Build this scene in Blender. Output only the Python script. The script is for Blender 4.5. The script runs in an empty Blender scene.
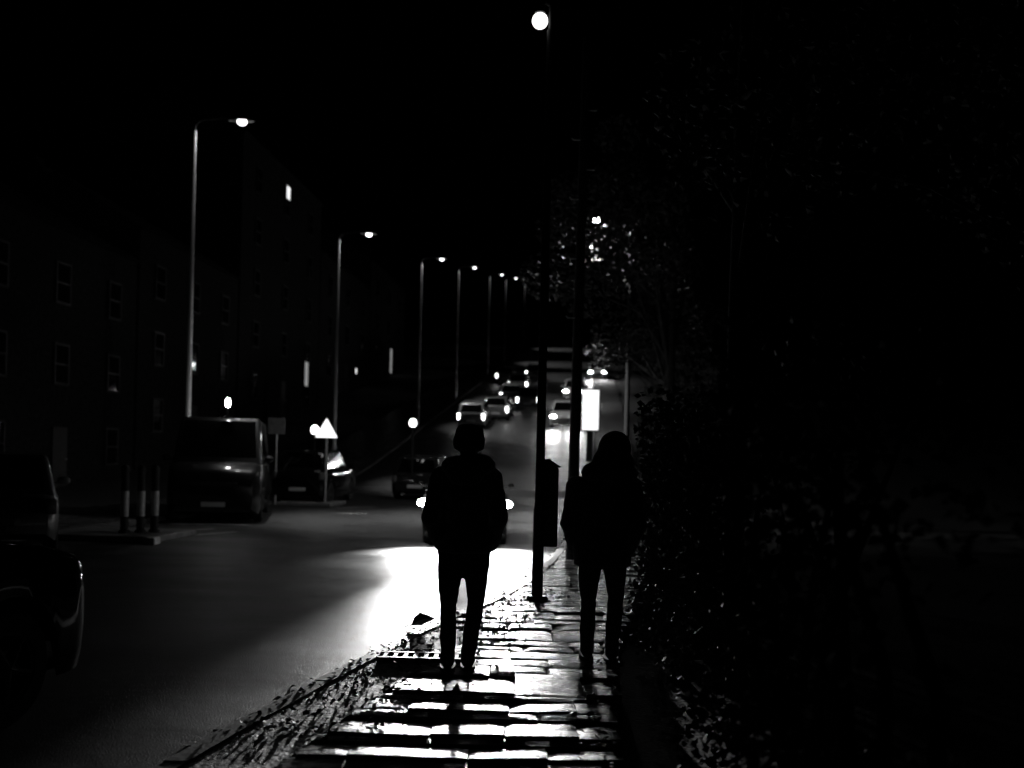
import bpy, bmesh, math, random
from mathutils import Vector, Matrix
from mathutils import noise as mnoise
R = math.radians
PI = math.pi
random.seed(11)
scene = bpy.context.scene
col = scene.collection

# ------------------------------------------------------------------ helpers
F, CX, HY, ROLL, CAMZ = 1000.0, 512.0, 459.0, 0.0244, 1.6

def spot(px, py, d):
    """a measured direction in the photograph and a distance -> a place on the street"""
    u, v = px - CX, py - HY
    return Vector(((u + v * ROLL) * d / F, d, CAMZ - (v - u * ROLL) * d / F))

def h(d):
    """height of the street: level near us, then a steady 16 % hill"""
    w = 3.0
    t = (min(d, 190) - 38) / w
    return 0.163 * w * (t if t > 30 else math.log1p(math.exp(t)))

def interp(tab, d):
    if d <= tab[0][0]:
        a, b = tab[0], tab[1]
    elif d >= tab[-1][0]:
        a, b = tab[-2], tab[-1]
    else:
        for a, b in zip(tab, tab[1:]):
            if a[0] <= d <= b[0]:
                break
    return a[1] + (b[1] - a[1]) * (d - a[0]) / (b[0] - a[0])

LEFT = [(-10, -10.36), (200, 5.54)]
RIGHT = [(-10, -4.6), (3, -2.0), (6, -1.42), (8.8, -0.78), (10.6, -0.22), (12.5, 0.2), (14.8, 0.55), (25, 1.75), (59, 4.7), (75, 5.9), (200, 15.2)]
def lk(d): return interp(LEFT, d)
def rk(d): return interp(RIGHT, d)
def pv(d): return rk(d) + interp([(0, 2.35), (5, 2.2), (8, 1.85), (11, 1.55), (20, 1.55), (40, 2.1), (200, 2.3)], d)

def tag(o, label=None, cat=None, group=None, kind=None):
    if label: o['label'] = label
    if cat: o['category'] = cat
    if group: o['group'] = group
    if kind: o['kind'] = kind
    return o

def empty(name, loc, rz=0.0):
    o = bpy.data.objects.new(name, None)
    col.objects.link(o)
    o.location = loc
    o.rotation_euler = (0, 0, rz)
    o.empty_display_size = 0.2
    return o

def obj(name, bm, m, parent=None, smooth=False, loc=None):
    me = bpy.data.meshes.new(name)
    bmesh.ops.recalc_face_normals(bm, faces=bm.faces[:])
    bm.to_mesh(me)
    bm.free()
    me.materials.append(m)
    if smooth:
        for p in me.polygons: p.use_smooth = True
        try: me.set_sharp_from_angle(angle=R(40))
        except Exception: pass
    o = bpy.data.objects.new(name, me)
    col.objects.link(o)
    if parent: o.parent = parent
    if loc is not None: o.location = loc
    return o

def rawobj(name, verts, faces, m, parent=None, smooth=False):
    me = bpy.data.meshes.new(name)
    me.from_pydata(verts, [], faces)
    me.materials.append(m)
    me.validate()
    if smooth:
        for p in me.polygons: p.use_smooth = True
    o = bpy.data.objects.new(name, me)
    col.objects.link(o)
    if parent: o.parent = parent
    return o

def kids(o): return list(o.children)
def copy_tree(o, parent=None):
    c = o.copy()
    col.objects.link(c)
    if parent: c.parent = parent
    for ch in kids(o): copy_tree(ch, c)
    return c

def box(bm, c, s, rz=0.0, bev=0.0):
    r = bmesh.ops.create_cube(bm, size=1)
    vs = r['verts']
    bmesh.ops.scale(bm, vec=s, verts=vs)
    if bev:
        es = list({e for v in vs for e in v.link_edges})
        r2 = bmesh.ops.bevel(bm, geom=es, offset=bev, segments=2, affect='EDGES', profile=0.5)
        vs = list({v for f in r2['faces'] for v in f.verts} | {v for v in vs if v.is_valid})
    M = Matrix.Translation(c) @ Matrix.Rotation(rz, 4, 'Z')
    bmesh.ops.transform(bm, matrix=M, verts=vs)
    return vs

def tube(bm, pts, rads, seg=12, cap=True):
    rings = []
    n = len(pts)
    pts = [Vector(p) for p in pts]
    up = None
    for i, p in enumerate(pts):
        d = (pts[min(i + 1, n - 1)] - pts[max(i - 1, 0)])
        if d.length < 1e-9: d = Vector((0, 0, 1))
        d.normalize()
        if up is None:
            up = Vector((1, 0, 0)) if abs(d.x) < 0.9 else Vector((0, 1, 0))
        a = (up - d * up.dot(d)).normalized()
        b = d.cross(a)
        up = a
        r = rads[i] if isinstance(rads, (list, tuple)) else rads
        rings.append([bm.verts.new(p + (a * math.cos(2 * PI * k / seg) + b * math.sin(2 * PI * k / seg)) * r) for k in range(seg)])
    for A, B in zip(rings, rings[1:]):
        for k in range(seg):
            bm.faces.new((A[k], A[(k + 1) % seg], B[(k + 1) % seg], B[k]))
    if cap:
        bm.faces.new(rings[0][::-1])
        bm.faces.new(rings[-1])
    return rings

def lathe(bm, prof, seg=24, M=Matrix()):
    """closed profile of (r, z) turned about z"""
    rings = []
    for r, z in prof:
        if r < 1e-6:
            rings.append([bm.verts.new(M @ Vector((0, 0, z)))])
        else:
            rings.append([bm.verts.new(M @ Vector((r * math.cos(2 * PI * k / seg), r * math.sin(2 * PI * k / seg), z))) for k in range(seg)])
    for A, B in zip(rings, rings[1:]):
        for k in range(seg):
            a = A[k % len(A)]; b = A[(k + 1) % len(A)]; c = B[(k + 1) % len(B)]; d = B[k % len(B)]
            q = []
            for v in (a, b, c, d):
                if v not in q: q.append(v)
            if len(q) > 2: bm.faces.new(q)
    return rings

def ell(bm, c, r, seg=20, rng=12, rot=None):
    res = bmesh.ops.create_uvsphere(bm, u_segments=seg, v_segments=rng, radius=1)
    bmesh.ops.scale(bm, vec=r, verts=res['verts'])
    M = Matrix.Translation(c)
    if rot is not None: M = M @ rot
    bmesh.ops.transform(bm, matrix=M, verts=res['verts'])

def limb(bm, pts, rads, seg=14):
    """tapered limb with rounded joints, to be united by the voxel remesh"""
    for (p, q), (a, b) in zip(zip(pts, pts[1:]), zip(rads, rads[1:])):
        tube(bm, [p, q], [a, b], seg)
    for p, r in zip(pts, rads): ell(bm, p, (r, r, r), 14, 10)

def fuse(name, bm, m, parent, voxel=0.014, smooth=4, noise=0.0, nscale=8.0):
    """unite overlapping shapes into one continuous skin"""
    me = bpy.data.meshes.new(name)
    bmesh.ops.recalc_face_normals(bm, faces=bm.faces[:])
    bm.to_mesh(me); bm.free()
    o = bpy.data.objects.new(name, me)
    col.objects.link(o)
    md = o.modifiers.new('r', 'REMESH'); md.mode = 'VOXEL'; md.voxel_size = voxel
    ms = o.modifiers.new('s', 'SMOOTH'); ms.iterations = smooth; ms.factor = 0.5
    dg = bpy.context.evaluated_depsgraph_get()
    ev = o.evaluated_get(dg)
    nm = bpy.data.meshes.new_from_object(ev)
    o.modifiers.clear()
    o.data = nm
    bpy.data.meshes.remove(me)
    nm.name = name
    from mathutils import noise as ns
    if noise:
        nm.calc_loop_triangles()
        nor = [v.normal.copy() for v in nm.vertices]
        for v, n_ in zip(nm.vertices, nor):
            q = v.co * nscale
            v.co += n_ * (noise * (ns.noise(q) + 0.5 * ns.noise(q * Vector((1, 1, 2.6)))))
    nm.materials.clear(); nm.materials.append(m)
    for p in nm.polygons: p.use_smooth = True
    if parent: o.parent = parent
    return o

# ------------------------------------------------------------------ materials (the photograph is black and white: greys only)
def mat(name, v, rough=0.6, metal=0.0, spec=0.5, coat=0.0, coat_r=0.08, bump=None, vary=None, rvary=None, sheen=0.0, trans=0.0):
    m = bpy.data.materials.new(name)
    m.use_nodes = True
    nt = m.node_tree
    b = nt.nodes['Principled BSDF']
    b.inputs['Base Color'].default_value = (v, v, v, 1)
    b.inputs['Roughness'].default_value = rough
    b.inputs['Metallic'].default_value = metal
    b.inputs['Specular IOR Level'].default_value = spec
    b.inputs['Coat Weight'].default_value = coat
    b.inputs['Coat Roughness'].default_value = coat_r
    if sheen: b.inputs['Sheen Weight'].default_value = sheen
    if trans: b.inputs['Transmission Weight'].default_value = trans
    tc = nt.nodes.new('ShaderNodeTexCoord')
    def nz(scale, detail=4, stretch=None):
        n = nt.nodes.new('ShaderNodeTexNoise')
        n.inputs['Scale'].default_value = scale
        n.inputs['Detail'].default_value = detail
        if stretch:
            mp = nt.nodes.new('ShaderNodeMapping')
            mp.inputs['Scale'].default_value = stretch
            nt.links.new(tc.outputs['Object'], mp.inputs['Vector'])
            nt.links.new(mp.outputs['Vector'], n.inputs['Vector'])
        else:
            nt.links.new(tc.outputs['Object'], n.inputs['Vector'])
        return n.outputs['Fac']
    def ramp(f, lo, hi, a=0.3, c=0.7):
        r = nt.nodes.new('ShaderNodeMapRange')
        r.inputs['From Min'].default_value = a; r.inputs['From Max'].default_value = c
        r.inputs['To Min'].default_value = lo; r.inputs['To Max'].default_value = hi
        nt.links.new(f, r.inputs['Value'])
        return r.outputs['Result']
    if vary:
        sc, lo, hi = vary[:3]
        f = ramp(nz(sc), lo, hi)
        nt.links.new(f, b.inputs['Base Color'])
    if rvary:
        sc, lo, hi = rvary[:3]
        f = ramp(nz(sc, 5, rvary[3] if len(rvary) > 3 else None), lo, hi)
        nt.links.new(f, b.inputs['Roughness'])
    if bump:
        prev = None
        for sc, st, dist in bump:
            bn = nt.nodes.new('ShaderNodeBump')
            bn.inputs['Strength'].default_value = st
            bn.inputs['Distance'].default_value = dist
            nt.links.new(nz(sc, 3), bn.inputs['Height'])
            if prev: nt.links.new(prev, bn.inputs['Normal'])
            prev = bn.outputs['Normal']
        nt.links.new(prev, b.inputs['Normal'])
    return m

def glow(name, e, v=0.8):
    m = mat(name, v, 0.4)
    b = m.node_tree.nodes['Principled BSDF']
    b.inputs['Emission Color'].default_value = (1, 1, 1, 1)
    b.inputs['Emission Strength'].default_value = e
    return m

M = dict(
    asphalt=mat('asphalt', 0.03, 0.5, vary=(3, 0.02, 0.04), rvary=(0.7, 0.36, 0.56, (0.5, 1.6, 1)), bump=[(90, 0.55, 0.012), (6, 0.25, 0.02)]),
    slab=mat('wet_paving', 0.1, 0.3, vary=(4, 0.07, 0.14), rvary=(4, 0.12, 0.38, (1, 3, 1)), bump=[(130, 0.6, 0.004), (45, 0.5, 0.006), (14, 0.35, 0.012)]),
    joint=mat('paving_joint', 0.03, 0.9),
    kerb=mat('kerb_stone', 0.22, 0.5, vary=(6, 0.15, 0.28), bump=[(40, 0.4, 0.008)]),
    verge=mat('trodden_grit', 0.05, 0.6, spec=0.22, vary=(25, 0.03, 0.07), rvary=(9, 0.5, 0.8), bump=[(28, 1.0, 0.03), (70, 0.8, 0.012)]),
    shaded_kerb=mat('shaded_kerb_stone', 0.07, 0.85, spec=0.2, vary=(6, 0.05, 0.09), bump=[(40, 0.4, 0.008)]),  # kerb stone again, night shade put into its colour for the far side
    soil=mat('soil', 0.03, 0.95, bump=[(30, 0.8, 0.03)]),
    paint=mat('road_paint', 0.7, 0.5, vary=(14, 0.45, 0.8), bump=[(80, 0.3, 0.006)]),
    litter=mat('leaf_litter', 0.06, 0.6, spec=0.25, vary=(12, 0.04, 0.12)),
    leaf=mat('leaf', 0.06, 0.65, spec=0.12, vary=(5, 0.035, 0.085)),
    bark=mat('bark', 0.06, 0.85, vary=(8, 0.03, 0.09), bump=[(18, 0.8, 0.02)]),
    wood=mat('creosoted_wood', 0.07, 0.7, vary=(9, 0.04, 0.1), bump=[(25, 0.6, 0.01)]),
    steel=mat('galvanised_steel', 0.6, 0.4, 0.3, vary=(20, 0.52, 0.66)),
    iron=mat('dark_iron', 0.02, 0.5, bump=[(60, 0.3, 0.004)]),
    black=mat('black_paint', 0.012, 0.6, spec=0.3),
    car_dark=mat('dark_car_paint', 0.01, 0.35, spec=0.2, coat=1.0, coat_r=0.06, rvary=(15, 0.3, 0.42)),
    car_dull=mat('gloss_black_car_paint', 0.006, 0.9, spec=0.0, coat=0.7, coat_r=0.07),
    car_grey=mat('grey_car_paint', 0.12, 0.35, 0.3, coat=1.0, coat_r=0.06, rvary=(15, 0.3, 0.42)),
    car_pale=mat('pale_car_paint', 0.5, 0.35, coat=1.0, coat_r=0.06, vary=(3, 0.44, 0.54)),
    glass=mat('car_glass', 0.002, 0.06, spec=0.6),
    rubber=mat('tyre_rubber', 0.015, 0.8, bump=[(70, 0.3, 0.004)]),
    rim=mat('wheel_rim', 0.05, 0.55, 0.5),
    plate=mat('number_plate', 0.6, 0.4),
    lens=mat('lamp_lens', 0.04, 0.12, spec=0.5),
    redlens=mat('tail_lens', 0.1, 0.15, spec=0.8),
    jacket=mat('black_jacket_cloth', 0.015, 0.85, sheen=1.0, bump=[(120, 0.3, 0.003), (14, 0.4, 0.02)]),
    trousers=mat('dark_denim', 0.022, 0.9, bump=[(150, 0.3, 0.002), (16, 0.4, 0.015)]),
    coat=mat('dark_hooded_coat_cloth', 0.012, 0.9, sheen=0.7, bump=[(120, 0.3, 0.003), (12, 0.4, 0.02)]),
    wool=mat('dark_wool', 0.015, 0.95, sheen=0.3, bump=[(90, 0.8, 0.006)]),
    fur=mat('hood_trim', 0.05, 0.9, sheen=0.6, bump=[(140, 1.0, 0.01)]),
    skin=mat('skin', 0.25, 0.5, bump=[(200, 0.1, 0.001)]),
    shoe=mat('shoe_leather', 0.02, 0.4),
    sole=mat('shoe_sole', 0.06, 0.7),
    brick=mat('house_brick', 0.03, 0.9, spec=0.1, vary=(6, 0.015, 0.04), bump=[(30, 0.5, 0.01)]),
    slate=mat('roof_slate', 0.04, 0.6, bump=[(20, 0.4, 0.01)]),
    frame=mat('window_frame', 0.03, 0.6, vary=(10, 0.02, 0.04)),
    pane=mat('dark_window_pane', 0.01, 0.05, spec=0.6),
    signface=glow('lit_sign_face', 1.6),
    signback=mat('sign_back', 0.2, 0.55, 0.3, vary=(9, 0.14, 0.24)),
    beacon=glow('roof_lamp_glass', 60.0),
    panel=glow('lit_panel_face', 1.4),
    globe=glow('lit_globe', 6.0),
    lamp=glow('street_lamp_lens', 4.0),
    lamp_leafy=glow('tree_lamp_lens', 30.0),
    lamp_near=glow('near_lamp_lens', 2.2),
    beam=glow('lit_headlight_lens', 150.0),
    beam_far=glow('far_lit_headlight_lens', 250.0),
    tail=glow('lit_tail_lens', 7.0),
    lit=glow('lit_window_pane', 1.1),
    lit_dim=glow('dimly_lit_window_pane', 0.22),
    band=mat('reflective_band', 0.5, 0.35, vary=(12, 0.35, 0.55)),
)

def light(name, kind, energy, loc, parent=None, aim=None, size=0.05, cone=120, blend=0.5):
    ld = bpy.data.lights.new(name, kind)
    ld.energy = energy
    if kind in ('POINT', 'SPOT'): ld.shadow_soft_size = size
    if kind == 'SPOT':
        ld.spot_size = R(cone); ld.spot_blend = blend
    o = bpy.data.objects.new(name, ld)
    col.objects.link(o)
    if parent: o.parent = parent
    o.location = loc
    if aim is not None:
        o.rotation_euler = Vector(aim).to_track_quat('-Z', 'Y').to_euler()
    return o

# ------------------------------------------------------------------ ground, road, pavements
DS = [-10 + i for i in range(0, 75)] + [65 + 5 * i for i in range(0, 28)]

def strip(name, fl, fr, z, m, d0=-10, d1=200, n=2):
    vs, fs = [], []
    ds = [d for d in DS if d0 <= d <= d1]
    for d in ds:
        a, b = fl(d), fr(d)
        for i in range(n + 1):
            vs.append((a + (b - a) * i / n, d, h(d) + z))
    w = n + 1
    for i in range(len(ds) - 1):
        for j in range(n):
            fs.append((i * w + j, i * w + j + 1, (i + 1) * w + j + 1, (i + 1) * w + j))
    return tag(rawobj(name, vs, fs, m, smooth=True), kind='structure')

xs = [-700, -300, -120, -60, -30, -15, 0, 15, 30, 60, 120, 300, 700]
ys = [-300, -100, -30, -10] + list(range(-5, 66, 5)) + [75, 90, 110, 130, 150, 170, 190, 220, 300, 500, 900]
vs = [(x, y, h(y) - 0.03) for y in ys for x in xs]
fs = [(j * len(xs) + i, j * len(xs) + i + 1, (j + 1) * len(xs) + i + 1, (j + 1) * len(xs) + i) for j in range(len(ys) - 1) for i in range(len(xs) - 1)]
tag(rawobj('ground', vs, fs, M['soil'], smooth=True), kind='structure')
strip('road', lk, rk, 0.0, M['asphalt'], n=6)
KH = 0.11
strip('pavement', lambda d: lk(d) - 3.2, lambda d: lk(d) - 0.13, KH - 0.01, M['slab'])

def kerbs(name, fx, side, m):
    bm = bmesh.new()
    rnd = random.Random(3)
    y = -6.0
    while y < 190:
        L = 0.9 if y < 60 else 3.0
        y1 = y + L - 0.012
        a, b = fx(y), fx(y1)
        z0, z1 = h(y), h(y1)
        t = rnd.uniform(-0.006, 0.006)
        w = 0.13 * side
        P = [(a, y, z0 - 0.1), (a + w, y, z0 - 0.1), (a + w, y, z0 + KH + t), (a + 0.02 * side, y, z0 + KH + t), (a, y, z0 + KH - 0.02 + t)]
        Q = [(b, y1, z1 - 0.1), (b + w, y1, z1 - 0.1), (b + w, y1, z1 + KH + t), (b + 0.02 * side, y1, z1 + KH + t), (b, y1, z1 + KH - 0.02 + t)]
        A = [bm.verts.new(p) for p in P]; B = [bm.verts.new(p) for p in Q]
        for k in range(5): bm.faces.new((A[k], A[(k + 1) % 5], B[(k + 1) % 5], B[k]))
        bm.faces.new(A); bm.faces.new(B[::-1])
        y += L
    return tag(obj(name, bm, m), kind='structure')
kerbs('kerb', lk, -1, M['shaded_kerb'])
kerbs('kerb', rk, 1, M['kerb'])

# near pavement: real slabs, each laid a little out of level
strip('pavement_bed', lambda d: rk(d) + 0.131, pv, KH - 0.055, M['joint'], n=2)
bm = bmesh.new()
rnd = random.Random(21)
def slab(x0, x1, y0, y1, pitch, roll_, dz, g=0.003, z=KH):
    cx, cy = (x0 + x1) / 2, (y0 + y1) / 2
    zc = h(cy) + z + dz
    nx, ny = max(2, int((x1 - x0) / 0.05)), max(2, int((y1 - y0) / 0.05))
    tx, ty = rnd.uniform(0, 9), rnd.uniform(0, 9)
    grid = []
    for jj in range(ny + 1):
        row = []
        for ii in range(nx + 1):
            sx = x0 + g + (x1 - x0 - 2 * g) * ii / nx
            sy = y0 + g + (y1 - y0 - 2 * g) * jj / ny
            edge = min(ii, nx - ii, jj, ny - jj) == 0
            wv = 0.0022 * mnoise.noise(Vector((sx * 3.1 + tx, sy * 5.5 + ty, 0))) + 0.0009 * mnoise.noise(Vector((sx * 9 + tx, sy * 17, 3.3)))
            zz = zc + (sy - cy) * pitch + (sx - cx) * roll_ + (h(sy) - h(cy)) + wv - (0.006 if edge else 0)
            row.append(bm.verts.new((sx, sy, zz)))
        grid.append(row)
    for jj in range(ny):
        for ii in range(nx):
            bm.faces.new((grid[jj][ii], grid[jj][ii + 1], grid[jj + 1][ii + 1], grid[jj + 1][ii]))
    loop = grid[0] + [r[-1] for r in grid[1:]] + grid[-1][-2::-1] + [r[0] for r in grid[-2:0:-1]]
    low = [bm.verts.new((v.co.x, v.co.y, v.co.z - 0.06)) for v in loop]
    for k in range(len(loop)):
        n_ = (k + 1) % len(loop)
        bm.faces.new((loop[k], low[k], low[n_], loop[n_]))
# depth of each row and how far it leans back (positive = rising away from us, turned from the headlights)
ROWS = [(3.0, 3.4, 0), (3.4, 3.75, 1), (3.75, 3.95, 0), (3.95, 4.3, 1), (4.3, 4.62, 0), (4.62, 4.95, 0.5), (4.95, 5.22, 1), (5.22, 5.34, 0), (5.34, 5.74, 1), (5.74, 5.9, 0), (5.9, 6.2, 0.6),
        (6.2, 6.3, 0), (6.3, 6.9, 1), (6.9, 7.2, 0), (7.2, 7.45, 0.1), (7.45, 7.8, 0.6), (7.8, 8.0, 0.4), (8.0, 8.25, 0.7), (8.25, 8.8, 1), (8.8, 9.1, 0.2)]
y = 9.1
while y < 48:
    dep = rnd.choice((0.25, 0.3, 0.45)) if y < 16 else 0.6
    ROWS.append((y, y + dep, rnd.choice((0.1, 0.4, 0.7, 1)) if y < 20 else 0.6))
    y += dep
for y0_, y1_, br in ROWS:
    yc = (y0_ + y1_) / 2
    turned = -0.08 * (6.6 / yc) ** 1.3
    xa, xb = rk(yc) + 0.14, pv(yc)
    x = xa + (0.42 if yc < 8.9 else 0.0)
    first = True
    while x < xb:
        x2 = min(x + (rnd.uniform(0.25, 0.6) if first else rnd.choice((0.3, 0.4, 0.45, 0.6))), xb)
        first = False
        if xb - x2 < 0.15: x2 = xb
        b_ = min(1.1, max(-0.2, br + rnd.gauss(0, 0.34)))
        ja, jb = rnd.uniform(-0.02, 0.02), rnd.uniform(-0.02, 0.02)
        slab(x, x2, y0_ + ja, y1_ + jb, turned * b_ + 0.035 * (1 - b_), rnd.gauss(0, 0.012), rnd.uniform(-0.004, 0.004))
        x = x2
tag(obj('pavement', bm, M['slab'], smooth=True), kind='structure')

# verge of trodden soil and leaf litter along the kerb
strip('verge', lambda d: rk(d) + 0.135, lambda d: rk(d) + 0.56, KH - 0.008, M['verge'], d0=-10, d1=9, n=3)

def leaf_quads(vs, fs, p, s, rnd, flat=None):
    """one leaf: a small folded blade of four triangles' worth"""
    a = rnd.uniform(0, 2 * PI)
    if flat is None:
        n = Vector((rnd.gauss(0, 1), rnd.gauss(0, 1), rnd.gauss(0, 0.8) + 0.4)).normalized()
    else:
        n = Vector((rnd.gauss(0, flat), rnd.gauss(0, flat), 1)).normalized()
    t = Vector((math.cos(a), math.sin(a), 0))
    t = (t - n * t.dot(n))
    if t.length < 1e-3: t = Vector((1, 0, 0))
    t.normalize()
    b = n.cross(t)
    k = len(vs)
    w = s * rnd.uniform(0.3, 0.45)
    f = s * rnd.uniform(0.05, 0.2)
    vs.extend([p - t * s * 0.5, p + b * w + n * f, p + t * s * 0.55, p - b * w + n * f])
    fs.append((k, k + 1, k + 2)); fs.append((k, k + 2, k + 3))

vs, fs = [], []
rnd = random.Random(5)
for _ in range(1500):
    d = rnd.uniform(5.2, 12) if rnd.random() < 0.9 else rnd.uniform(3, 26)
    x = rk(d) + rnd.uniform(0.02, 0.85) * (1 if rnd.random() < 0.9 else 1.3)
    leaf_quads(vs, fs, Vector((x, d, h(d) + KH + rnd.uniform(-0.012, 0.02))), rnd.uniform(0.02, 0.05), rnd, 0.4)
for _ in range(500):       # along the other edge of the pavement and in the gutter
    d = rnd.uniform(4, 24)
    x = pv(d) - abs(rnd.gauss(0, 0.12)) if rnd.random() < 0.6 else rk(d) - abs(rnd.gauss(0, 0.12))
    z = KH if x > rk(d) else 0
    leaf_quads(vs, fs, Vector((x, d, h(d) + z + rnd.uniform(0.004, 0.02))), rnd.uniform(0.03, 0.07), rnd, 0.5)
tag(rawobj('leaf_litter', vs, fs, M['litter']), 'damp leaf litter along the kerb beside the paving slabs', 'leaf litter', kind='stuff')

# ------------------------------------------------------------------ painted markings on the far side of the road
def mark(x0, y0, x1, y1, w):
    bm = bmesh.new()
    a, b = Vector((x0, y0, 0)), Vector((x1, y1, 0))
    n = (b - a).normalized().cross(Vector((0, 0, 1))) * w / 2
    N = max(1, int((b - a).length))
    prev = None
    for k in range(N + 1):
        p = a.lerp(b, k / N)
        q = [bm.verts.new((p + n * s) + Vector((0, 0, h(p.y) + 0.004))) for s in (-1, 1)]
        if prev: bm.faces.new((prev[0], prev[1], q[1], q[0]))
        prev = q
    return tag(obj('road_marking', bm, M['paint']), kind='structure')
def gm(px, py):
    """ground place seen in a direction on the level part of the street"""
    u, v = px - CX, py - HY
    return spot(px, py, CAMZ * F / (v - u * ROLL))
for (a, b, c, d, w) in ((176, 531, 214, 529, 0.14), (183, 536, 236, 532, 0.16), (170, 524, 252, 525, 0.1), (336, 509, 376, 508, 0.12), (338, 514, 366, 514, 0.1)):
    A, B = gm(a, b), gm(c, d)
    mark(A.x, A.y, B.x, B.y, w)

# ------------------------------------------------------------------ vehicles
def wheel(parent, x, y, r=0.315, w=0.2):
    s = 1 if x > 0 else -1
    e = bpy.data.objects.new('wheel', None); col.objects.link(e)
    e.parent = parent; e.location = (x, y, r); e.empty_display_size = 0.1
    T = Matrix.Rotation(R(90) * s, 4, 'Y')
    bm = bmesh.new()
    lathe(bm, [(r * 0.62, -w / 2), (r * 0.92, -w / 2), (r, -w * 0.36), (r, w * 0.36), (r * 0.92, w / 2), (r * 0.62, w / 2), (r * 0.62, -w / 2)], 28, T)
    obj('tyre', bm, M['rubber'], e, True)
    bm = bmesh.new()
    lathe(bm, [(r * 0.62, -w * 0.45), (r * 0.64, w * 0.46), (r * 0.56, w * 0.4), (r * 0.55, w * 0.1), (0, w * 0.08)], 28, T)
    for k in range(5):
        a = 2 * PI * k / 5
        p0 = T @ Vector((0, 0, w * 0.36)); p1 = T @ Vector((r * 0.58 * math.cos(a), r * 0.58 * math.sin(a), w * 0.36))
        tube(bm, [p0, p1], [0.035, 0.024], 6)
    obj('rim', bm, M['rim'], e, True)
    return e

def panel(bm, q, t=0.006, shrink=0.0):
    """thin plate on the outward side of a quad"""
    q = [Vector(p) for p in q]
    c = sum(q, Vector()) / 4
    n = (q[1] - q[0]).cross(q[3] - q[0]).normalized()
    if n.dot(c - Vector((0, 0, c.z * 0.8))) < 0: n = -n
    q = [c + (p - c) * (1 - shrink) for p in q]
    A = [bm.verts.new(p - n * t) for p in q]; B = [bm.verts.new(p + n * t) for p in q]
    bm.faces.new(A); bm.faces.new(B)
    for k in range(4): bm.faces.new((A[k], A[(k + 1) % 4], B[(k + 1) % 4], B[k]))

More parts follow.
